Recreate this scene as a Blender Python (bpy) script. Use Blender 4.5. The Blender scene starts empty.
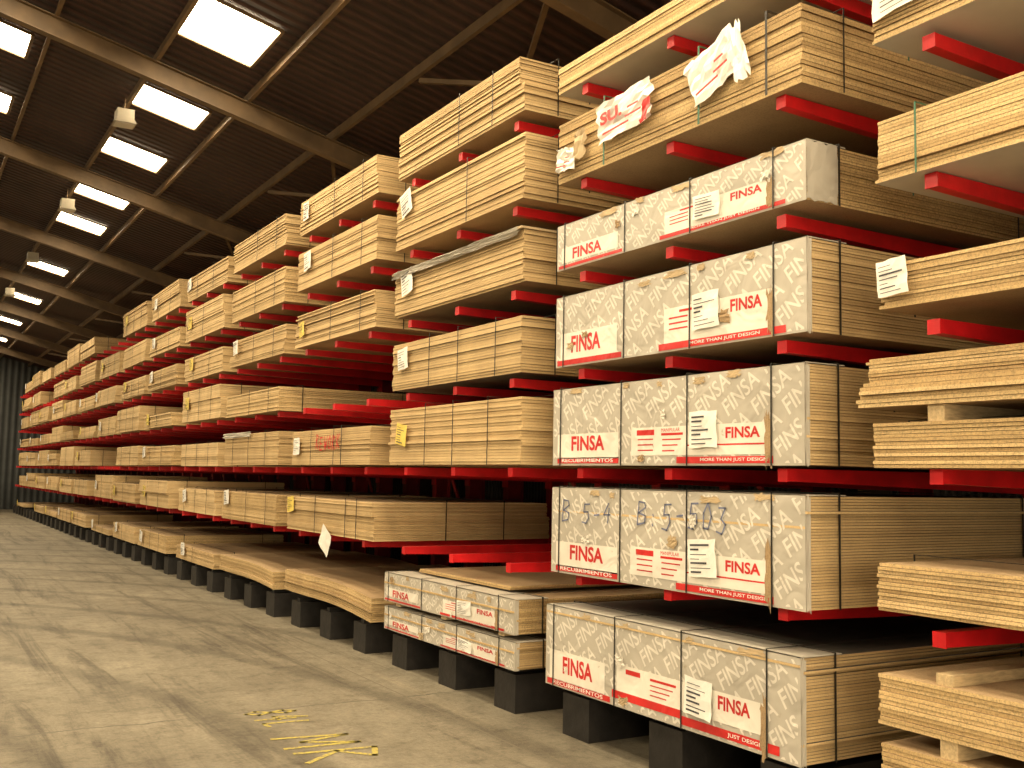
import bpy, bmesh, math, random
from mathutils import Vector, Matrix
R = random.Random(7)
D = 4.15            # rack front plane
PITCH = 2.94
YF0 = 3.445         # far edge of nearest bay stack
W = 2.44; DEP = 2.1
NC = 15
LEV = [1.13, 1.88, 2.59, 3.30, 3.99, 4.70]
CAMH = 1.8

# ------------------------------------------------------------------ materials
def newmat(name):
    m = bpy.data.materials.new(name); m.use_nodes = True
    nt = m.node_tree; b = nt.nodes['Principled BSDF']
    return m, nt, b
def N(nt, t, **kw):
    n = nt.nodes.new(t)
    for k, v in kw.items():
        if k in n.inputs: n.inputs[k].default_value = v
        else: setattr(n, k, v)
    return n
def pos(nt, scale=(1,1,1)):
    g = nt.nodes.new('ShaderNodeNewGeometry')
    mp = nt.nodes.new('ShaderNodeMapping'); mp.inputs['Scale'].default_value = scale
    nt.links.new(g.outputs['Position'], mp.inputs['Vector'])
    return mp.outputs['Vector']
def ramp(nt, fac, stops):
    r = nt.nodes.new('ShaderNodeValToRGB')
    e = r.color_ramp.elements
    e[0].position, e[0].color = stops[0][0], (*stops[0][1], 1)
    e[1].position, e[1].color = stops[-1][0], (*stops[-1][1], 1)
    for p, c in stops[1:-1]:
        x = e.new(p); x.color = (*c, 1)
    nt.links.new(fac, r.inputs['Fac'])
    return r.outputs['Color']
def mix(nt, a, b, fac, mode='MIX'):
    m = nt.nodes.new('ShaderNodeMix'); m.data_type = 'RGBA'; m.blend_type = mode
    for sock, val in ((m.inputs[0], fac), (m.inputs[6], a), (m.inputs[7], b)):
        if isinstance(val, (int, float)): sock.default_value = val
        elif isinstance(val, tuple): sock.default_value = (*val, 1)
        else: nt.links.new(val, sock)
    return m.outputs[2]
def noise(nt, vec, scale, detail=3, rough=.6, dist=0):
    n = N(nt, 'ShaderNodeTexNoise', Scale=scale, Detail=detail, Roughness=rough, Distortion=dist)
    nt.links.new(vec, n.inputs['Vector'])
    return n.outputs['Fac']
def bump(nt, b, h, strength=.3, dist=.01):
    n = N(nt, 'ShaderNodeBump', Strength=strength, Distance=dist)
    nt.links.new(h, n.inputs['Height']); nt.links.new(n.outputs['Normal'], b.inputs['Normal'])

def mat_board(name, a, b_, c, speck=.25):
    m, nt, b = newmat(name)
    at = nt.nodes.new('ShaderNodeAttribute'); at.attribute_name = 'shade'
    base = ramp(nt, at.outputs['Fac'], [(0, a), (.5, b_), (1, c)])
    v = pos(nt)
    n1 = noise(nt, v, 85, 4, .8)
    sp = ramp(nt, n1, [(.38, (1-speck*1.9,)*3), (.5,(.98,.97,.96)), (.64, (1+speck*.5,)*3)])
    n2 = noise(nt, v, 2.3, 3)
    bl = ramp(nt, n2, [(.3, (.82, .80, .78)), (.7, (1.06, 1.05, 1.03))])
    c1 = mix(nt, base, sp, 1.0, 'MULTIPLY'); c2 = mix(nt, c1, bl, 1.0, 'MULTIPLY')
    nt.links.new(c2, b.inputs['Base Color']); b.inputs['Roughness'].default_value = .85
    bump(nt, b, n1, .2, .003)
    return m
def mat_plain(name, col, rough=.6, nsc=8, amt=.15, metallic=0, bstr=0, stretch=(1,1,1)):
    m, nt, b = newmat(name)
    n = noise(nt, pos(nt, stretch), nsc, 4)
    lo = tuple(x*(1-amt) for x in col); hi = tuple(min(1, x*(1+amt)) for x in col)
    nt.links.new(ramp(nt, n, [(.3, lo), (.7, hi)]), b.inputs['Base Color'])
    b.inputs['Roughness'].default_value = rough; b.inputs['Metallic'].default_value = metallic
    if bstr: bump(nt, b, n, bstr, .02)
    return m
def mat_wrap(name, col, amt=.10, scuff=.6):
    # lightly creased printed film with sparse scuffs
    m, nt, b = newmat(name); p = pos(nt)
    n = noise(nt, p, 2.5, 4, .6)
    c = ramp(nt, n, [(.3, tuple(x*(1-amt) for x in col)), (.7, tuple(x*(1+amt) for x in col))])
    s = noise(nt, p, 11, 5, .7, .4)
    c = mix(nt, c, (.36, .30, .21), ramp(nt, s, [(.65, (0,)*3), (.72, (scuff,)*3)]))
    nt.links.new(c, b.inputs['Base Color']); b.inputs['Roughness'].default_value = .45
    bump(nt, b, noise(nt, p, 5, 2, .5, .8), .5, .035)
    return m
M = {}
M['edge'] = mat_board('chipboard_edge', (.34, .225, .10), (.58, .415, .20), (.76, .57, .31), .22)
M['face'] = mat_board('chipboard_face', (.27, .18, .09), (.38, .265, .145), (.47, .34, .195), .12)
M['mdf'] = mat_board('mdf_edge', (.42, .29, .14), (.59, .425, .215), (.76, .575, .32), .07)
M['white_face'] = mat_plain('white_melamine', (.55, .53, .48), .4, 3, .08)
M['dark_sheet'] = mat_plain('dark_cover_sheet', (.085, .075, .062), .55, 6, .4, bstr=.3)
M['paper_grey'] = mat_wrap('grey_printed_wrap', (.455, .42, .36))
M['paper_mark'] = mat_wrap('pale_watermark_print', (.68, .64, .57))
M['paper_white'] = mat_wrap('white_print', (.76, .72, .64))
M['paper_label'] = mat_plain('white_label_paper', (.84, .82, .77), .6, 7, .08, bstr=.3)
M['paper_yellow'] = mat_plain('yellow_label_paper', (.74, .57, .12), .6, 7, .06)
M['kraft'] = mat_plain('kraft_card', (.46, .345, .20), .7, 6, .2, bstr=.4)
M['ink_red'] = mat_wrap('red_ink', (.54, .022, .02), .2, .4)
M['ink_black'] = mat_plain('black_ink', (.05, .05, .06), .6, 12, .2)
M['ink_blue'] = mat_plain('blue_marker', (.15, .17, .27), .6, 12, .3)
M['strap'] = mat_plain('black_strap', (.02, .018, .015), .4, 20, .2)
M['strap_green'] = mat_plain('green_strap', (.04, .14, .08), .4, 20, .2)
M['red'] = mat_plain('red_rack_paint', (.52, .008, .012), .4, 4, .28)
M['dkred'] = mat_plain('dark_red_upright_paint', (.22, .010, .010), .5, 4, .3)  # dark red paint of the uprights and bracing
M['black'] = mat_plain('black_base_paint', (.012, .010, .009), .6, 9, .5, bstr=.4)
M['wood'] = mat_plain('bearer_timber', (.48, .36, .20), .8, 14, .25, stretch=(1, 6, 6))
M['steel'] = mat_plain('roof_steel_paint', (.14, .088, .042), .6, 3, .3)
M['fixture'] = mat_plain('fixture_housing', (.40, .36, .28), .5, 5, .1)
m, nt, b = newmat('skylight_panel')
b.inputs['Base Color'].default_value = (.9, .9, .85, 1)
b.inputs['Emission Color'].default_value = (1, .81, .525, 1)
nn = noise(nt, pos(nt), 2, 2)
mr = N(nt, 'ShaderNodeMapRange'); mr.inputs[3].default_value = 34; mr.inputs[4].default_value = 46
nt.links.new(nn, mr.inputs[0]); nt.links.new(mr.outputs[0], b.inputs['Emission Strength'])
M['sky'] = m
def mat_corr(name, col, axis, sc=3.3):
    m, nt, b = newmat(name)
    w = N(nt, 'ShaderNodeTexWave', Scale=sc, Distortion=0.0); w.bands_direction = axis
    nt.links.new(pos(nt), w.inputs['Vector'])
    n = noise(nt, pos(nt), .9, 4)
    c = ramp(nt, n, [(.3, tuple(x*.65 for x in col)), (.7, tuple(x*1.35 for x in col))])
    c2 = mix(nt, c, ramp(nt, w.outputs['Fac'], [(0, (.4,)*3), (1, (1.25,)*3)]), 1.0, 'MULTIPLY')
    nt.links.new(c2, b.inputs['Base Color']); b.inputs['Roughness'].default_value = .7
    bump(nt, b, w.outputs['Fac'], .8, .05)
    return m
M['roof'] = mat_corr('dark_corrugated_roof', (.046, .019, .015), 'Y', 1.7)
M['wallx'] = mat_corr('wall_sheet_side', (.045, .038, .032), 'Y')
M['wally'] = mat_corr('wall_sheet_end', (.06, .065, .065), 'X', 1.2)
# concrete floor
m, nt, b = newmat('concrete_floor')
p = pos(nt)
a = noise(nt, p, .55, 5, .65)
c = ramp(nt, a, [(.28, (.115, .097, .068)), (.5, (.168, .146, .105)), (.72, (.23, .203, .15))])
st = noise(nt, pos(nt, (2.2, .14, 1)), 1.5, 6, .75, .8)
c = mix(nt, c, ramp(nt, st, [(.36, (.42, .39, .35)), (.48, (.95, .94, .92)), (.6, (1.05,)*3), (.75, (1.28, 1.25, 1.18))]), .85, 'MULTIPLY')
fine = noise(nt, p, 30, 6, .8)
c = mix(nt, c, ramp(nt, fine, [(.3, (.68,)*3), (.7, (1.22,)*3)]), 1.0, 'MULTIPLY')
mid = noise(nt, p, 4.5, 6, .8)
c = mix(nt, c, ramp(nt, mid, [(.34, (.62, .59, .55)), (.5, (1.0,)*3), (.68, (1.18,)*3)]), 1.0, 'MULTIPLY')
mp = N(nt, 'ShaderNodeMapping'); mp.inputs['Location'].default_value = (10.5, -5.0, 0)
nt.links.new(p, mp.inputs['Vector'])
wv = N(nt, 'ShaderNodeTexWave', Scale=.22, Distortion=3.5, Detail=3.0); wv.wave_type = 'RINGS'; wv.rings_direction = 'Z'
wv.inputs['Detail Scale'].default_value = .25
nt.links.new(mp.outputs['Vector'], wv.inputs['Vector'])
c = mix(nt, c, ramp(nt, wv.outputs['Fac'], [(0, (.5, .48, .45)), (.12, (1, 1, 1))]), .7, 'MULTIPLY')
sx = nt.nodes.new('ShaderNodeSeparateXYZ'); nt.links.new(p, sx.inputs[0])
def joint(out, per, off, wd):
    ad = N(nt, 'ShaderNodeMath', operation='ADD'); ad.inputs[1].default_value = off; nt.links.new(out, ad.inputs[0])
    jn = N(nt, 'ShaderNodeMath', operation='PINGPONG'); jn.inputs[1].default_value = per/2; nt.links.new(ad.outputs[0], jn.inputs[0])
    lt = N(nt, 'ShaderNodeMath', operation='LESS_THAN'); lt.inputs[1].default_value = wd; nt.links.new(jn.outputs[0], lt.inputs[0])
    return lt.outputs[0]
wob = N(nt, 'ShaderNodeMath', operation='MULTIPLY_ADD'); wob.inputs[1].default_value = .3
nt.links.new(noise(nt, p, 1.5, 4), wob.inputs[0]); nt.links.new(sx.outputs[1], wob.inputs[2])
c = mix(nt, c, (.09, .075, .055), joint(wob.outputs[0], 6.0, -2.0, .012))
c = mix(nt, c, (.12, .10, .07), joint(sx.outputs[0], 5.6, 1.9, .008))
nt.links.new(c, b.inputs['Base Color']); b.inputs['Roughness'].default_value = .75
bump(nt, b, fine, .35, .012)
M['floor'] = m
m, nt, b = newmat('worn_yellow_paint')
c = ramp(nt, noise(nt, pos(nt), 28, 5, .8), [(.42, (.18, .15, .09)), (.52, (.40, .33, .06))])
nt.links.new(c, b.inputs['Base Color']); b.inputs['Roughness'].default_value = .8
M['yellow'] = m

# ------------------------------------------------------------------ mesh builder
class MB:
    def __init__(s): s.v=[]; s.f=[]; s.m=[]; s.s=[]; s.mats=[]
    def mi(s, k):
        if k not in s.mats: s.mats.append(k)
        return s.mats.index(k)
    def face(s, pts, mat, shade=.5):
        n=len(s.v); s.v += [tuple(p) for p in pts]; s.f.append(tuple(range(n, n+len(pts)))); s.m.append(s.mi(mat)); s.s.append(shade)
    def box(s, x0,x1,y0,y1,z0,z1, mat, shade=.5, top=None, bot=None):
        n=len(s.v)
        s.v += [(x0,y0,z0),(x1,y0,z0),(x1,y1,z0),(x0,y1,z0),(x0,y0,z1),(x1,y0,z1),(x1,y1,z1),(x0,y1,z1)]
        fs=[(0,3,2,1),(4,5,6,7),(0,1,5,4),(1,2,6,5),(2,3,7,6),(3,0,4,7)]
        ms=[bot or mat, top or mat]+[mat]*4
        for q,mm in zip(fs,ms):
            s.f.append(tuple(n+i for i in q)); s.m.append(s.mi(mm)); s.s.append(shade)
    def slab(s, x0,x1,y0,y1,z0,z1, fn, mat, top, shade, nx=6, ny=10):
        def P(i,j,z):
            x=x0+(x1-x0)*i/nx; y=y0+(y1-y0)*j/ny; return (x,y,z+fn((x-x0)/(x1-x0),(y-y0)/(y1-y0)))
        for i in range(nx):
            for j in range(ny):
                s.face([P(i,j,z1),P(i+1,j,z1),P(i+1,j+1,z1),P(i,j+1,z1)],top,shade)
                s.face([P(i,j,z0),P(i,j+1,z0),P(i+1,j+1,z0),P(i+1,j,z0)],top,shade)
        for j in range(ny):
            s.face([P(0,j+1,z0),P(0,j,z0),P(0,j,z1),P(0,j+1,z1)],mat,shade)
            s.face([P(nx,j,z0),P(nx,j+1,z0),P(nx,j+1,z1),P(nx,j,z1)],mat,shade)
        for i in range(nx):
            s.face([P(i,0,z0),P(i+1,0,z0),P(i+1,0,z1),P(i,0,z1)],mat,shade)
            s.face([P(i+1,ny,z0),P(i,ny,z0),P(i,ny,z1),P(i+1,ny,z1)],mat,shade)
    def prism(s, prof, ax, a, b_, mat):
        A=[(u,a,z) if ax=='y' else (a,u,z) for u,z in prof]; B=[(u,b_,z) if ax=='y' else (b_,u,z) for u,z in prof]
        s.face(A,mat); s.face(B[::-1],mat)
        for i in range(len(prof)):
            j=(i+1)%len(prof); s.face([A[i],B[i],B[j],A[j]],mat)
    def bar(s, p, q, w, h, mat, up=(0,0,1)):
        p=Vector(p);q=Vector(q);d=(q-p).normalized();r=d.cross(Vector(up)).normalized()*w/2;u=r.cross(d).normalized()*h/2
        c=[[e+r*a+u*b_ for a,b_ in((-1,-1),(1,-1),(1,1),(-1,1))] for e in(p,q)]
        s.face(c[0],mat); s.face(c[1][::-1],mat)
        for i in range(4):
            j=(i+1)%4; s.face([c[0][i],c[1][i],c[1][j],c[0][j]],mat)
    def obj(s, name, origin=(0,0,0)):
        me=bpy.data.meshes.new(name); o=origin
        me.from_pydata([(x-o[0],y-o[1],z-o[2]) for x,y,z in s.v],[],s.f)
        for k in s.mats: me.materials.append(M[k])
        me.polygons.foreach_set('material_index', s.m)
        at=me.attributes.new('shade','FLOAT','FACE'); at.data.foreach_set('value', s.s)
        me.validate(); me.update()
        ob=bpy.data.objects.new(name,me); ob.location=o; bpy.context.collection.objects.link(ob)
        return ob

# ------------------------------------------------------------------ text
TC={}
def text_geo(body,bold=0.0):
    k=(body,bold)
    if k in TC: return TC[k]
    cu=bpy.data.curves.new('t','FONT'); cu.body=body; cu.size=1; cu.offset=bold; cu.resolution_u=3
    ob=bpy.data.objects.new('t',cu); bpy.context.collection.objects.link(ob)
    dg=bpy.context.evaluated_depsgraph_get(); ev=ob.evaluated_get(dg); me=ev.to_mesh()
    vs=[(v.co.x,v.co.y) for v in me.vertices]; fs=[tuple(p.vertices) for p in me.polygons]
    ev.to_mesh_clear(); bpy.data.objects.remove(ob); bpy.data.curves.remove(cu)
    if not vs: vs=[(0,0),(1,0),(1,1)]; fs=[]
    x0=min(v[0] for v in vs); y0=min(v[1] for v in vs); w=max(v[0] for v in vs)-x0; h=max(v[1] for v in vs)-y0
    vs=[((a-x0)/h,(c-y0)/h) for a,c in vs]
    TC[k]=(vs,fs,w/h); return TC[k]
def add_text(mb,body,org,right,up,width,height,mat,bold=.0,slant=0):
    vs,fs,ar=text_geo(body,bold); org=Vector(org); right=Vector(right); up=Vector(up)
    n=len(mb.v)
    for x,y in vs:
        mb.v.append(tuple(org+right*(x/ar*width+slant*y*height)+up*(y*height)))
    for f in fs:
        mb.f.append(tuple(n+i for i in f)); mb.m.append(mb.mi(mat)); mb.s.append(.5)
RT=(0,-1,0); UP=(0,0,1)
# hand lettering from pen strokes
GL={'I':[[(.3,1),(.28,0)]],'B':[[(0,0),(0,1),(.5,.95),(.6,.75),(.05,.52),(.65,.4),(.62,.1),(0,0)]],'5':[[(.6,1),(.1,.98),(.08,.58),(.5,.6),(.62,.3),(.4,0),(0,.05)]],
 '-':[[(.1,.45),(.55,.5)]],'0':[[(.3,1),(.02,.6),(.1,.05),(.45,.02),(.62,.5),(.3,1)]],'3':[[(.05,.95),(.5,.95),(.25,.55),(.6,.35),(.4,0),(0,.08)]],
 '4':[[(.35,1),(0,.4),(.6,.42)],[(.45,.75),(.42,0)]],':':[[(.2,.7),(.24,.63)],[(.2,.25),(.24,.18)]],'E':[[(.5,1),(0,1),(0,0),(.55,0)],[(0,.5),(.4,.5)]],
 'A':[[(0,0),(.3,1),(.6,0)],[(.12,.4),(.5,.4)]],'C':[[(.55,.9),(.2,1),(0,.5),(.2,0),(.58,.1)]],'K':[[(0,0),(0,1)],[(.5,1),(.02,.45),(.6,0)]],
 'R':[[(0,0),(0,1),(.5,.85),(.05,.5),(.6,0)]],'M':[[(0,0),(.05,1),(.35,.3),(.62,1),(.7,0)]],'L':[[(0,1),(0,0),(.5,.02)]],'8':[[(.3,.5),(.05,.78),(.3,1),(.55,.78),(.3,.5),(0,.22),(.3,0),(.6,.22),(.3,.5)]],
 'W':[[(0,1),(.15,0),(.35,.6),(.5,0),(.7,1)]],'N':[[(0,0),(0,1),(.55,0),(.55,1)]],'T':[[(0,1),(.65,1)],[(.32,1),(.3,0)]],'H':[[(0,0),(0,1)],[(.5,0),(.5,1)],[(0,.5),(.5,.5)]],' ':[]}
def hand(mb,body,org,right,up,cw,ch,wd,mat,seed=0):
    r=random.Random(seed); o=Vector(org); rt=Vector(right); u=Vector(up)
    for i,c in enumerate(body):
        dy=r.uniform(-.1,.1)*ch; k=r.uniform(.85,1.15)
        for st in GL.get(c,[]):
            pts=[o+rt*(i*cw+x*cw*.95+y*cw*.15)+u*(y*ch*k+dy) for x,y in st]
            for a,b_ in zip(pts,pts[1:]):
                d=(b_-a).normalized(); nn=rt.cross(u).cross(d)*wd/2; e=d*wd*.4
                mb.face([a-e-nn,b_+e-nn,b_+e+nn,a-e+nn],mat)
def watermark(mb,x,yfar,z0,w,h,mat,th=.10,ang=36,inset=.01):
    vs,fs,ar=text_geo('FINSA',.012); bm=bmesh.new(); ca,sa=math.cos(math.radians(ang)),math.sin(math.radians(ang))
    ar2=ar*.86
    du=ar2*th+.06; dv=th*1.38
    for i in range(-2,int(w/du)+8):
        for j in range(-20,int(w/dv)+6):
            ou=i*du+(j%2)*du*.5-1.0; ov=j*dv
            cx,cy=ou*ca-ov*sa, ou*sa+ov*ca
            if cx<-.6 or cx>w+.1 or cy<-.6 or cy>h+.1: continue
            bv=[bm.verts.new(((ou+a*.86*th)*ca-(ov+c*th)*sa,(ou+a*.86*th)*sa+(ov+c*th)*ca,0)) for a,c in vs]
            for f in fs:
                try: bm.faces.new([bv[q] for q in f])
                except ValueError: pass
    for co,no in (((inset,0,0),(-1,0,0)),((w-inset,0,0),(1,0,0)),((0,inset,0),(0,-1,0)),((0,h-inset,0),(0,1,0))):
        bmesh.ops.bisect_plane(bm,geom=bm.verts[:]+bm.edges[:]+bm.faces[:],plane_co=co,plane_no=no,clear_outer=True)
    bm.verts.index_update(); n=len(mb.v)
    for v in bm.verts: mb.v.append((x,yfar-v.co.x,z0+v.co.y))
    for f in bm.faces:
        mb.f.append(tuple(n+v.index for v in f.verts)); mb.m.append(mb.mi(mat)); mb.s.append(.5)
    bm.free()
def paper(mb,org,right,up,w,h,mat,rough=.01,n=6,seed=0,ej=.03):
    r=random.Random(seed); org=Vector(org);right=Vector(right).normalized();up=Vector(up).normalized();nr=right.cross(up)
    g=[]
    for i in range(n+1):
        for j in range(n+1):
            e=ej if i in(0,n) or j in(0,n) else 0
            g.append(org+right*(w*i/n+r.uniform(-e,e)*w)+up*(h*j/n+r.uniform(-e,e)*h)+nr*(r.uniform(0,rough)+.002))
    for i in range(n):
        for j in range(n):
            a=i*(n+1)+j; mb.face([g[a],g[a+n+1],g[a+n+2],g[a+1]],mat)
def label(mb,x,y,z,w,h,mat='paper_label',tilt=0,seed=1,lines=True):
    c,s_=math.cos(tilt),math.sin(tilt); rt=(0,-c,s_); up=(0,s_,c)
    paper(mb,(x-.012,y,z),rt,up,w,h,mat,.006,4,seed,.02)
    if lines:
        r=random.Random(seed)
        for k in range(7):
            o=Vector((x-.022,y,z))+Vector(rt)*w*.10+Vector(up)*h*(.10+.12*k)
            ln=w*r.uniform(.25,.78)
            q=Vector(rt)*ln; t=Vector(up)*h*r.choice([.02,.03,.05])
            mb.face([o,o+q,o+q+t,o+t],'ink_black')

# ------------------------------------------------------------------ stacks
def boards(mb,x0,x1,y0,y1,z0,z1,t,mat='edge',top='face',jit=.006,bot=None,fn=None,r=R,tone=0):
    n=max(2,round((z1-z0)/t)); t=(z1-z0)/n; sv=.2 if mat=='mdf' else .26
    for i in range(n):
        jx=r.uniform(-jit,jit); jy=r.uniform(-jit,jit)
        if r.random()<.07: jx+=r.uniform(-.02,.01); jy+=r.uniform(-.025,.01)
        sh=min(1,max(0,.5+tone+r.uniform(-sv,sv)))
        za=z0+i*t+.0011; zb=z0+(i+1)*t-.0011
        if fn: mb.slab(x0+jx,x1+jx,y0+jy,y1+jy,za,zb,fn,mat,top,sh)
        else: mb.box(x0+jx,x1+jx,y0+jy,y1+jy,za,zb,mat,sh,top=top,bot=(bot if i==0 and bot else top))
def strap_front(mb,y,x0,x1,z0,z1,mat='strap',w=.016,o=.016):
    mb.box(x0-o,x0-o+.003,y-w/2,y+w/2,z0-.004,z1+o,mat)
    mb.box(x0-o,x1+.01,y-w/2,y+w/2,z1+o-.003,z1+o,mat)
def strap_side(mb,x,y0,y1,z0,z1,mat='strap',w=.016,o=.016):
    mb.box(x-w/2,x+w/2,y0-o,y0-o+.003,z0-.004,z1+o,mat)
    mb.box(x-w/2,x+w/2,y0-o,y1+o,z1+o-.003,z1+o,mat)
    mb.box(x-w/2,x+w/2,y1+o-.003,y1+o,z0-.004,z1+o,mat)

def finsa(yf,z0,z1,x0=D,w=W,style=0,top='face',pen=None,seed=1,flap='edge',bear=None):
    r=random.Random(seed); mb=MB(); y0=yf-w; h=z1-z0
    boards(mb,x0,x0+DEP,y0,yf,z0,z1,.016,'mdf' if seed%2 else 'edge',top,.003,r=r,tone=-.05)
    if bear:
        for s in (.25,1.2,2.2): mb.box(x0+.02,x0+DEP-.1,yf-s-.045,yf-s+.045,z0-bear,z0-.005,'wood')
    xo=x0-.010
    mb.box(xo,x0-.004,y0-.008,yf+.006,z0-.003,z1+.008,'paper_grey')
    if flap=='paper': paper(mb,(x0-.008,y0-.008,z0),(1,0,0),UP,.24,h,'paper_grey',.003,8,seed,.03)
    else: paper(mb,(x0-.008,y0-.008,z0),(1,0,0),UP,.035,h,'paper_grey',.003,9,seed,.02 if h<.4 else .03)
    if style!=3: mb.box(xo,x0+.30,y0-.008,yf+.006,z1+.003,z1+.008,'paper_grey')
    watermark(mb,xo-.0015,yf,z0,w,h,'paper_mark',th=.105 if h>.4 else .085)
    X=xo-.003
    def rect(s0,s1,a,b_,mat,dx=0): mb.face([(X-dx,yf-s0,z0+a),(X-dx,yf-s1,z0+a),(X-dx,yf-s1,z0+b_),(X-dx,yf-s0,z0+b_)],mat)
    def txt(b,s0,wd,a,ht,mat,bold=.0,dx=.001,slant=0): add_text(mb,b,(X-dx,yf-s0,z0+a),RT,UP,wd,ht,mat,bold,slant)
    k=min(1,h/.5)
    if style in (0,3):
        rect(.06,.80,.045*k,.22*k,'paper_white'); txt('FINSA',.24,.40,.10*k,.105*k,'ink_red',.03)
        rect(.06,.80,.012,.045*k+.008,'ink_red'); txt('RECUBRIMIENTOS',.12,.62,.020,.026,'paper_label',.01)
        rect(.94,1.50,.06*k,.24*k,'paper_white'); rect(1.0,1.18,.19*k,.225*k,'ink_red',.001)
        for q in range(3): rect(1.01,1.17,(.16-.035*q)*k,(.168-.035*q)*k,'ink_red',.001)
        rect(1.25,1.46,.185*k,.20*k,'ink_red',.001); txt('MANIPULAR',1.25,.18,.208*k,.022*k,'ink_red')
        for q in range(3): rect(1.26,1.44-.03*q,(.155-.035*q)*k,(.163-.035*q)*k,'ink_red',.001)
        rect(1.50,2.18,.06*k,.24*k,'paper_white'); txt('FINSA',1.84,.28,.155*k,.065*k,'ink_red',.03)
        rect(1.50,2.2,.115*k,.124*k,'ink_red',.001)
        rect(1.40,2.22,.010,.05*k,'ink_red',.001); txt('MORE THAN JUST DESIGN',1.62,.56,.018,.024*k,'paper_label',.01,.002)
    elif style==1:
        rect(.05,.72,.05*k,.25*k,'paper_white'); txt('FINSA',.22,.36,.10*k,.12*k,'ink_red',.03)
        rect(.02,.78,.008,.045*k,'ink_red'); txt('RECUBRIMIENTOS',.1,.6,.014,.026,'paper_label',.01); rect(.80,1.5,.05*k,.10*k,'ink_red')
        rect(.85,1.5,.10*k,.27*k,'paper_white'); rect(.95,1.10,.22*k,.25*k,'ink_red',.001); rect(1.2,1.45,.22*k,.235*k,'ink_red',.001)
        for q in range(3): rect(1.2,1.42-.03*q,(.19-.03*q)*k,(.197-.03*q)*k,'ink_red',.001)
        rect(1.5,2.2,.10*k,.27*k,'paper_white'); txt('FINSA',1.82,.26,.17*k,.08*k,'ink_red',.03)
        rect(1.5,2.3,.02*k,.07*k,'ink_red',.001); txt('JUST DESIGN',1.9,.28,.03*k,.028*k,'paper_label',.01,.002)
    elif style==2:
        rect(.06,.75,.045,.24*k,'paper_white'); txt('FINSA',.2,.36,.09*k,.125*k,'ink_red',.03); rect(.02,.8,.008,.045*k,'ink_red')
        rect(1.25,2.2,.05*k,.27*k,'paper_white'); rect(1.4,1.72,.235*k,.25*k,'ink_red',.001); txt('FINSA',1.86,.26,.175*k,.075*k,'ink_red',.03)
        for q in range(3): rect(1.3,1.48,(.20-.035*q)*k,(.21-.035*q)*k,'ink_red',.001)
        rect(1.2,2.3,.008,.05*k,'ink_red',.001); txt('MORE THAN JUST DESIGN',1.5,.6,.016,.024*k,'paper_label',.01,.002)
    label(mb,X,yf-1.54,z0+.10*k,.24,.22*k,seed=seed,tilt=r.uniform(-.08,.08))
    if pen:
        hand(mb,pen,(X-.004,yf-.14,z0+h*.62),RT,UP,.125,h*.24,.011,'ink_blue',seed)
    for _ in range(5):
        s=r.uniform(.2,w-.3); paper(mb,(X-.001,yf-s,z1-.03-r.uniform(0,.03)),RT,UP,r.uniform(.05,.16),.036,'kraft',.002,6,r.randint(0,99),.2)
    for _ in range(3):
        s=r.uniform(.1,w-.2); paper(mb,(X-.002,yf-s,z0+r.uniform(0,h*.7)),RT,UP,r.uniform(.03,.09),r.uniform(.03,.07),r.choice(['kraft','paper_mark','face']),.008,6,r.randint(0,99),.22)
    paper(mb,(X-.001,y0+.28,z0+.01),RT,UP,.05,h*.5,'face',.003,9,seed+5,.2)
    for s in (.10,.83,1.5,2.21): strap_front(mb,yf-s,x0,x0+DEP,z0,z1,w=.010,o=.019)
    for xx in (.24,1.86): strap_side(mb,x0+xx,y0,yf,z0,z1,w=.012,o=.018)
    return mb.obj('wrapped_board_stack',((x0+DEP/2),(y0+yf)/2,z0))

def plain(yf,z0,z1,x0=D,w=W,t=.024,mat='edge',dep=DEP,straps=(.5,.85),lab=None,split=None,bot=None,fn=None,seed=0,top='face',tone=0,smat='strap',sides=(.3,1.7),jit=.008,extra=None):
    r=random.Random(seed); mb=MB(); y0=yf-w
    if split:
        zs=z0+(z1-z0)*split
        boards(mb,x0,x0+dep,y0,yf,z0,zs,t,mat,top,jit,bot,fn,r,tone)
        dx=r.uniform(-.03,.05)
        boards(mb,x0+dx,x0+dep+dx,y0+r.uniform(0,.08),yf-r.uniform(0,.08),zs+.001,z1,t*.8,mat,top,jit,None,fn,r,tone+.06)
    else:
        boards(mb,x0,x0+dep,y0,yf,z0,z1,t,mat,top,jit,bot,fn,r,tone)
    if not fn:
        for s in straps: strap_front(mb,yf-w*s,x0,x0+dep,z0,z1,smat,.010,.028)
        for s in sides: strap_side(mb,x0+s,y0,yf,z0,z1,smat,.010,.03)
    if lab:
        for (s,dz,lw,lh,lm,tl) in lab: label(mb,x0-.02,yf-s,z0+dz,lw,lh,lm,tl,seed+3)
    if extra: extra(mb,x0,y0,yf,z0,z1)
    ob=mb.obj('board_stack',(x0+dep/2,(y0+yf)/2,z0))
    ob.rotation_euler[2]=r.uniform(-.010,.010)
    return ob

def YF(k): return YF0+PITCH*k
BASE=.335
def bearers(mb,yf,z0,z1,x0=D,ys=(.25,1.2,2.2)):
    for s in ys: mb.box(x0+.02,x0+DEP-.1,yf-s-.045,yf-s+.045,z0,z1,'wood')
L='paper_label'
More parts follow.
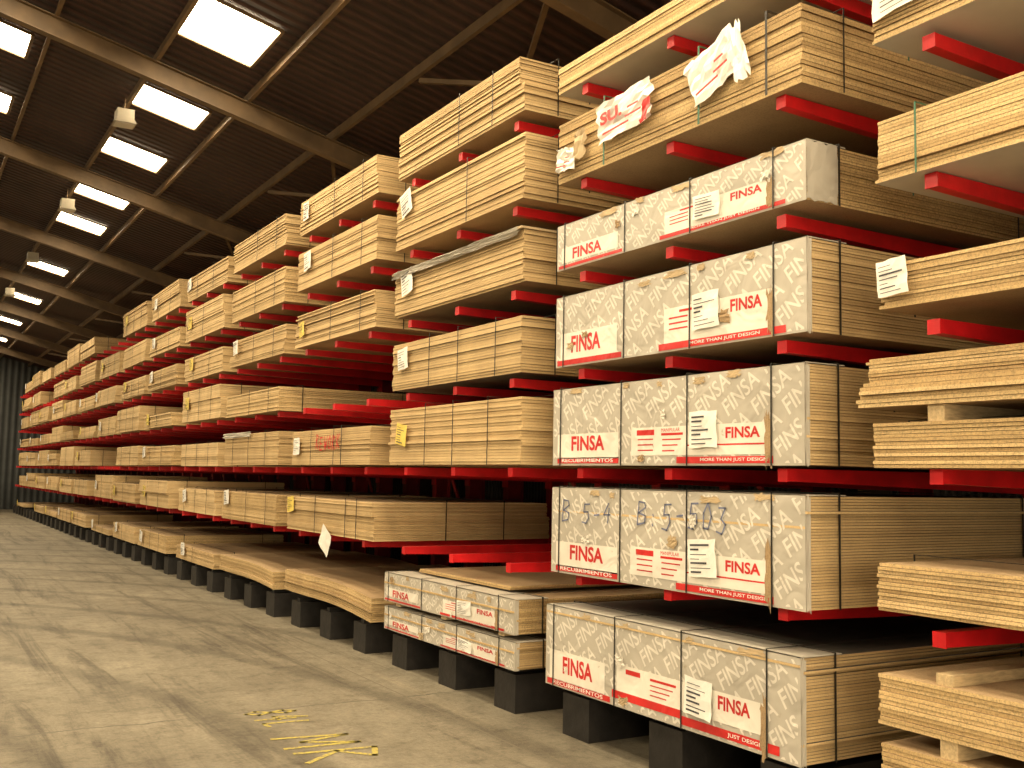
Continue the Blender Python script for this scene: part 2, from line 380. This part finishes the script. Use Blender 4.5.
# --- bay 0 (nearest)
y=YF(0)
plain(y,LEV[4]+.03,LEV[4]+.40,x0=D-.02,t=.018,seed=1,bot='white_face',smat='strap_green',lab=[(.03,.1,.5,.22,L,.1)])
plain(y,LEV[3],LEV[3]+.32,seed=2,t=.018,straps=(.10,.6),smat='strap_green',bot='white_face',jit=.003)
plain(y,LEV[2]+.07,LEV[2]+.29,seed=3,t=.018,straps=(),lab=[(.02,.05,.18,.18,L,.08)],tone=-.1,
      extra=lambda mb,x0,y0,yf,z0,z1:hand(mb,'BEACH',(x0+.75,y0-.03,z0+.07),(1,0,0),UP,.06,.07,.008,'ink_black'))
plain(y+.14,LEV[1]+.30,LEV[1]+.55,seed=5,t=.02,straps=(),tone=.05,split=.5)
plain(y+.05,LEV[1],LEV[1]+.22,seed=4,t=.018,straps=(),extra=lambda mb,x0,y0,yf,z0,z1:(bearers(mb,yf,z1,z1+.08,x0,(.35,1.3,2.2)),hand(mb,'WHITE 8',(x0+.75,y0-.03,z0+.07),(1,0,0),UP,.06,.07,.008,'ink_black')))
plain(y+.03,LEV[0]+.06,LEV[0]+.29,seed=6,t=.018,straps=(),tone=.10,mat='edge')
plain(y+.02,BASE,.57,seed=7,straps=(.3,),t=.02,tone=-.02,extra=lambda mb,x0,y0,yf,z0,z1:bearers(mb,yf,z1+.0,z1+.08,x0,(.35,1.3,2.2)),sides=())
plain(y+.03,.652,.89,seed=8,straps=(.35,),t=.02,tone=-.02,sides=(),extra=lambda mb,x0,y0,yf,z0,z1:bearers(mb,yf,z1+.0,z1+.05,x0,(.35,1.3,2.2)))
# --- bay 1
y=YF(1)
finsa(y+.02,BASE,.885,style=1,top='dark_sheet',seed=11,x0=D-.02)
finsa(y,LEV[0]+.0,LEV[0]+.60,style=0,pen='B 5-4  B:5-503',seed=13,top='dark_sheet')
finsa(y,LEV[1]+.015,LEV[1]+.56,style=0,seed=17)
finsa(y-.02,LEV[2]+.02,LEV[2]+.53,style=2,seed=15)
finsa(y-.02,LEV[3]+.03,LEV[3]+.36,style=2,seed=14,flap='paper')
def supa(mb,x0,y0,yf,z0,z1):
    X=x0-.03
    def poster(s,dz,w,h,t,seed,big,ej=.04):
        c,sn=math.cos(t),math.sin(t); rt=Vector((0,-c,sn)); up=Vector((0,sn,c)); o=Vector((X,yf-s,z0+dz))
        paper(mb,o,rt,up,w,h,L,.03,8,seed,ej)
        if big:
            add_text(mb,big,o+rt*w*.08+up*h*.42+Vector((-.036,0,0)),rt,up,w*.42,h*.32,'ink_red',.04)
        for a,b_,c0 in ((.12,.16,.5),(.55,.3,.3),(.6,.5,.2)):
            q=o+rt*w*a+up*h*b_+Vector((-.036,0,0))
            mb.face([q,q+rt*w*c0,q+rt*w*c0+up*h*.05,q+up*h*.05],'ink_red')
    poster(.58,.14,.60,.28,.06,3,'SU.')
    poster(1.60,.10,.42,.30,.30,8,None,.05)
    poster(.03,.08,.24,.17,-.1,6,None)
    paper(mb,(X-.01,yf-1.98,z0+.14),(0,-.95,.3),(0,.3,.95),.13,.36,L,.03,7,21,.08)
    paper(mb,(X-.01,yf-.28,z0+.12),RT,UP,.14,.2,'kraft',.02,5,12,.1)
    paper(mb,(X-.045,yf-1.09,z0+.16),(0,-.9,-.3),(0,-.3,.9),.07,.15,'ink_red',.01,5,14,.15)
    for s in (.62,1.62): strap_front(mb,yf-s,x0,x0+DEP,z0,z1,'strap_green',.016,.034)
    strap_front(mb,yf-2.2,x0,x0+DEP,z0,z1,'strap',.016,.034)
plain(y,LEV[4]+.0,LEV[4]+.46,seed=16,t=.022,straps=(),extra=supa,tone=-.12)
plain(y+.02,LEV[5]+.0,LEV[5]+.20,seed=17,t=.022,bot='white_face',straps=(),tone=.1)
# --- bay 2
y=YF(2)
plain(y,LEV[5]+.03,5.18,seed=20,split=.5,straps=(.55,.8),mat='mdf',t=.022)
plain(y,LEV[4]+.02,4.55,seed=21,mat='mdf',t=.02,straps=(.62,),lab=[(.2,.28,.24,.24,L,.3)])
plain(y,LEV[3]+.04,3.76,seed=22,mat='mdf',t=.02,straps=(),lab=[(.25,.17,.24,.24,L,.2)],
      extra=lambda mb,x0,y0,yf,z0,z1:[mb.box(x0-.03,x0+.3,y0-.02,yf+.02,z1+.002,z1+.02,'kraft'),paper(mb,(x0-.03,yf-.02,z1-.05),RT,UP,2.4,.07,'paper_grey',.02,14,5,.01)])
plain(y,LEV[2]+.03,3.07,seed=23,mat='mdf',t=.022,straps=(.35,.58,.85),lab=[(.2,.18,.22,.20,L,.1)],top='dark_sheet')
plain(y,LEV[1]+.02,2.43,seed=24,mat='mdf',t=.024,straps=(.33,.55,.8),lab=[(.2,.2,.22,.2,'paper_yellow',-.15)])
finsa(y,BASE-.0,.54,style=2,seed=25)
finsa(y+.02,.60,.86,style=2,seed=26,bear=.038)
mb=MB(); boards(mb,D+.2,D+1.9,y-2.0,y-.3,.885,.92,.018); mb.obj('loose_board',(D+1,y-1.2,.885))
# --- bay 3
y=YF(3)
plain(y,LEV[5]+.03,5.15,seed=30,split=.55,mat='mdf',lab=[(.2,.15,.18,.22,L,.0)])
plain(y,LEV[4]+.04,4.5,seed=31,mat='mdf',t=.022,lab=[(.3,.2,.24,.22,L,.1)])
plain(y,LEV[3]+.02,3.72,seed=32,t=.02,split=.6,lab=[(.25,.1,.16,.18,'paper_yellow',.2)],mat='mdf')
plain(y,LEV[1]+.02,2.30,seed=33,mat='mdf',t=.024,straps=(.3,.6),extra=lambda mb,x0,y0,yf,z0,z1:[hand(mb,'REW0RK',(x0-.025,yf-.9,z0+.17),RT,UP,.13,.15,.018,'ink_red'),label(mb,x0-.02,yf-.15,z0+.12,.22,.2),strap_front(mb,yf-1.7,x0,x0+DEP,z0,z1,'strap',.016,.03)])
def mdfx(mb,x0,y0,yf,z0,z1):
    label(mb,x0-.02,yf-.1,z0+.2,.22,.18,'paper_yellow',.1); label(mb,x0-.03,yf-1.2,z0-.10,.30,.26,L,-.5,lines=False)
    for s in (1.0,1.9,2.2): strap_front(mb,yf-s,x0,x0+DEP,z0,z1,'strap',.012,.03)
plain(y+.05,LEV[0]-.0,1.52,seed=34,mat='mdf',t=.018,split=.62,w=2.6,straps=(),extra=mdfx,sides=(.8,1.5))
plain(y+.05,.42,.66,seed=35,mat='edge',t=.02,fn=lambda u,v:-.09*(1-v)**1.5+.02*math.sin(v*5),w=2.6,tone=-.05)
# --- bay 4
y=YF(4)
plain(y,LEV[5]+.03,5.14,seed=40,mat='mdf',split=.5)
plain(y,LEV[4]+.0,4.45,seed=41,t=.022)
plain(y,LEV[3]+.02,3.71,seed=42,mat='mdf',split=.4,lab=[(.3,.15,.22,.2,L,.1)])
plain(y+.1,LEV[2]+.0,2.9,seed=43,t=.022,mat='edge',tone=.15,w=2.5)
plain(y+.05,LEV[1]+.02,2.33,seed=44,mat='mdf',t=.022,straps=(.2,.5,.8),extra=lambda mb,x0,y0,yf,z0,z1:paper(mb,(x0-.03,yf-.05,z1-.05),RT,UP,1.3,.07,'paper_grey',.02,8,5,.03))
plain(y+.05,LEV[0],1.52,seed=45,t=.02,lab=[(.2,.2,.24,.2,L,.1)])
plain(y+.05,.40,.62,seed=46,t=.02,fn=lambda u,v:-.06*(1-v)**1.5+.015*math.sin(v*5))
# --- bays 5+
for k in range(5,NC):
    y=YF(k); r=random.Random(100+k)
    for li,z in enumerate([BASE]+LEV):
        if r.random()<.05: continue
        if li==0: h=r.choice([.1,.14,.2,.3])
        else: h=r.uniform(.32,.52)
        if li==3 and r.random()<.4: h*=.6
        mt=r.choice(['edge','mdf','mdf']); lab=None
        if r.random()<.8: lab=[(r.uniform(.1,.5),h*.4,.24,.20,r.choice([L,L,'paper_yellow']),r.uniform(-.2,.2))]
        plain(y+r.uniform(-.06,.06),z+r.uniform(0,.03),z+.03+h,x0=D+r.uniform(-.04,.04),seed=k*10+li,mat=mt,t=r.choice([.024,.03,.036]),
              split=r.choice([None,.5,.6]),lab=lab,tone=r.uniform(-.05,.28),straps=r.choice([(.3,.7),(.5,),(.2,.5,.8)]))

# ------------------------------------------------------------------ rack
rk=MB(); XB=D+2.3; AS=PITCH/3
na=3*NC
y0a=3.17-AS*3
for i in range(na+3):
    yy=y0a+i*AS
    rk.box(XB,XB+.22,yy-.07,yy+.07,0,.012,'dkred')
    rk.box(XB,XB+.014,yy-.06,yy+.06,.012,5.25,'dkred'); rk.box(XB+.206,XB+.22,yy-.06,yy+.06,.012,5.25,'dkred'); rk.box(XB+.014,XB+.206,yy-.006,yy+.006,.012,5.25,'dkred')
    for z in LEV:
        a=z-.004
        prof=[(D+.05,a-.068),(D+.05,a),(XB,a),(XB,a-.125)]
        rk.prism(prof,'y',yy-.032,yy+.032,'red')
        rk.box(D+.042,D+.05,yy-.036,yy+.036,a-.072,a+.0,'red')
        rk.box(XB-.015,XB,yy-.06,yy+.06,a-.2,a+.0,'red')
    rk.box(D+.03,XB+.5,yy-.16,yy+.16,0,.29,'black')
    rk.box(D+.06,XB,yy-.04,yy+.04,.29,.325,'black')
for z in (.8,2.2,3.7,5.1): rk.box(XB+.09,XB+.13,y0a,y0a+AS*(na+2),z,z+.06,'dkred')
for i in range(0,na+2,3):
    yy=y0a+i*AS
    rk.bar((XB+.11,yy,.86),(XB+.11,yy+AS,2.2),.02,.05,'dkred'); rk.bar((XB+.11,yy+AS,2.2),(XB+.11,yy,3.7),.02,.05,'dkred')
rk.obj('cantilever_rack',(XB,20,0))

# ------------------------------------------------------------------ building
Z0=5.74+CAMH; SL=.245
XR=9.0; XRI=-2.15; XL=2*XRI-XR; YB=-9.0; YE=50.0
def roofz(x): 
    return Z0-SL*x if x>=XRI else roofz(2*XRI-x)
mb=MB(); mb.face([(XL,YB,0),(XR,YB,0),(XR,YE,0),(XL,YE,0)],'floor'); mb.obj('floor')
mb=MB()
zr,ze=roofz(XRI),roofz(XR)
for a,b_ in ((XL,XRI),(XRI,XR)):
    za,zb=roofz(a),roofz(b_)
    mb.face([(a,YB,za),(a,YE,za),(b_,YE,zb),(b_,YB,zb)],'roof')
    mb.face([(a,YB,za+.08),(b_,YB,zb+.08),(b_,YE,zb+.08),(a,YE,za+.08)],'roof')
mb.obj('ceiling')
mb=MB(); mb.box(XR,XR+.15,YB,YE,0,ze+.05,'wallx'); mb.obj('wall_right')
mb=MB(); mb.box(XL-.15,XL,YB,YE,0,ze+.05,'wallx'); mb.obj('wall_left')
mb=MB(); mb.prism([(XL,0),(XR,0),(XR,ze),(XRI,zr),(XL,ze)],'y',YE,YE+.15,'wally'); mb.obj('wall_end')
mb=MB(); dx0,dx1,dh=-8.0,3.5,5.0  # unseen back wall; door opening added to bring in frontal light
mb.prism([(XL,0),(dx0,0),(dx0,dh),(XL,dh)],'y',YB-.15,YB,'wally')
mb.prism([(dx1,0),(XR,0),(XR,dh),(dx1,dh)],'y',YB-.15,YB,'wally')
mb.prism([(XL,dh),(XR,dh),(XR,ze),(XRI,zr),(XL,ze)],'y',YB-.15,YB,'wally'); mb.obj('wall_back')

BAY=5.45
RY=[12.9+BAY*k for k in range(-4,7)]
PX=[.15,1.3,2.45,3.6,4.75,5.9,7.05,8.2]
mb=MB()
for ry in RY:
    for sg in (1,-1):
        def XX(x): return x if sg>0 else 2*XRI-x
        xa,xb=XRI,XR-.05
        za,zb=roofz(xa)-.13,roofz(xb)-.13
        for (w,t,off) in ((.13,.014,0),(.13,.014,-.24)):
            mb.bar((XX(xa),ry,za+off-.008),(XX(xb),ry,zb+off-.008),w,t,'steel')
        mb.bar((XX(xa),ry,za-.125),(XX(xb),ry,zb-.125),.012,.23,'steel')
        mb.box(min(XX(XR-.3),XX(XR-.02)),max(XX(XR-.3),XX(XR-.02)),ry-.09,ry+.09,0,ze-.2,'steel')
        mb.bar((XX(XR-1.6),ry,roofz(XR-1.6)-.41),(XX(XR-.2),ry,ze-.95),.16,.03,'steel')
mb.obj('roof_frame')
mb=MB()
for sg in (1,-1):
    for px in PX+[XRI+.15,-1.0]:
        x=px if sg>0 else 2*XRI-px; z=roofz(x)
        mb.box(x-.004,x+.004,YB,YE,z-.13,z-.002,'steel'); mb.box(x-.025,x+.025,YB,YE,z-.136,z-.13,'steel')
    for ry in RY[:-1]:
        for a,b_,ya,yb in ((PX[4],PX[6],0,BAY),(PX[6],PX[4],0,BAY/2)):
            xa=a if sg>0 else 2*XRI-a; xb=b_ if sg>0 else 2*XRI-b_
            mb.bar((xa,ry+ya,roofz(xa)-.2),(xb,ry+yb,roofz(xb)-.2),.05,.05,'steel')
mb.obj('roof_purlins')
for sg in (1,-1):
    for (xa,xb) in ((2.50,3.40),(.30,1.15)):
        for bi,ry in enumerate(RY):
            for oi,off in enumerate((1.5,4.05)):
                yy=ry+off
                if yy>YE-1 or (bi==6 and oi==0): continue
                hy=.60 if bi<=3 else .44
                mb=MB()
                a=xa if sg>0 else 2*XRI-xa; b_=xb if sg>0 else 2*XRI-xb
                a,b_=min(a,b_),max(a,b_)
                p0=[(a,yy-hy,roofz(a)-.012),(b_,yy-hy,roofz(b_)-.012),(b_,yy+hy,roofz(b_)-.012),(a,yy+hy,roofz(a)-.012)]
                mb.face(p0[::-1],'sky')
                for i in range(4):
                    p,q=p0[i],p0[(i+1)%4]
                    mb.bar((p[0],p[1],p[2]-.01),(q[0],q[1],q[2]-.01),.04,.03,'steel')
                mb.obj('skylight',((a+b_)/2,yy,roofz((a+b_)/2)))
for k in range(-2,6):
    yy=14.4+BAY*k; x=2.36; z=roofz(x)-.14
    mb=MB()
    mb.box(x-.006,x+.006,yy-.006,yy+.006,z-.22,z-.0,'steel')
    mb.box(x-.11,x+.11,yy-.12,yy+.12,z-.34,z-.20,'fixture')
    mb.prism([(x-.11,z-.34),(x+.11,z-.34),(x+.14,z-.39),(x-.14,z-.39)],'y',yy-.14,yy+.14,'fixture')
    mb.box(x-.12,x+.12,yy-.11,yy+.11,z-.40,z-.39,'white_face')
    mb.obj('warehouse_light_fixture',(x,yy,z))
mb=MB(); boards(mb,.2,3.4,46.2,48.6,.1,.75,.03); boards(mb,.25,3.3,46.2,48.5,.85,1.5,.03); boards(mb,.3,3.45,46.3,48.5,1.6,2.2,.03)
for z in (0,.75,1.5): 
    for x in (.5,1.7,3.0): mb.box(x,x+.1,46.25,48.4,z,z+.1,'wood')
mb.obj('floor_board_pile',(1.8,47.4,0))
mb=MB()
hand(mb,'84L',(2.38,7.85,.003),(0,-1,0),(1,0,0),.20,.36,.035,'yellow',3)
hand(mb,'MR',(2.30,7.0,.003),(0,-1,0),(1,0,0),.42,.46,.04,'yellow',5)
mb.obj('floor_marking')

# ------------------------------------------------------------------ light
w=bpy.data.worlds.new('World'); bpy.context.scene.world=w; w.use_nodes=True
w.node_tree.nodes['Background'].inputs[0].default_value=(1,.84,.58,1); w.node_tree.nodes['Background'].inputs[1].default_value=1.0
la=bpy.data.lights.new('added_doorway_fill','AREA'); la.shape='RECTANGLE'; la.size=11; la.size_y=4.8; la.energy=850; la.color=(1,.82,.55)  # added fill light for the racks, in an unseen doorway behind the camera
lo=bpy.data.objects.new('added_doorway_fill',la); bpy.context.collection.objects.link(lo); lo.location=(-2.2,YB+.1,2.5); lo.rotation_euler=(math.radians(90),0,0)

# ------------------------------------------------------------------ camera
F=1035.0; yaw=math.radians(30.6); pit=math.radians(5.15); rol=math.radians(1.1)
f=Vector((math.sin(yaw)*math.cos(pit),math.cos(yaw)*math.cos(pit),math.sin(pit)))
r0=f.cross(Vector((0,0,1))).normalized(); u0=r0.cross(f)
rt=r0*math.cos(rol)+u0*math.sin(rol); up=-r0*math.sin(rol)+u0*math.cos(rol)
cam=bpy.data.cameras.new('camera'); co=bpy.data.objects.new('camera',cam); bpy.context.collection.objects.link(co)
mt=Matrix((rt,up,-f)).transposed().to_4x4(); mt.translation=Vector((0,0,CAMH)); co.matrix_world=mt
cam.sensor_width=36; cam.lens=F/1024*36; cam.clip_end=200
bpy.context.scene.camera=co
try:
    bpy.context.scene.view_settings.view_transform='Standard'
    bpy.context.scene.view_settings.look='None'
except Exception: pass
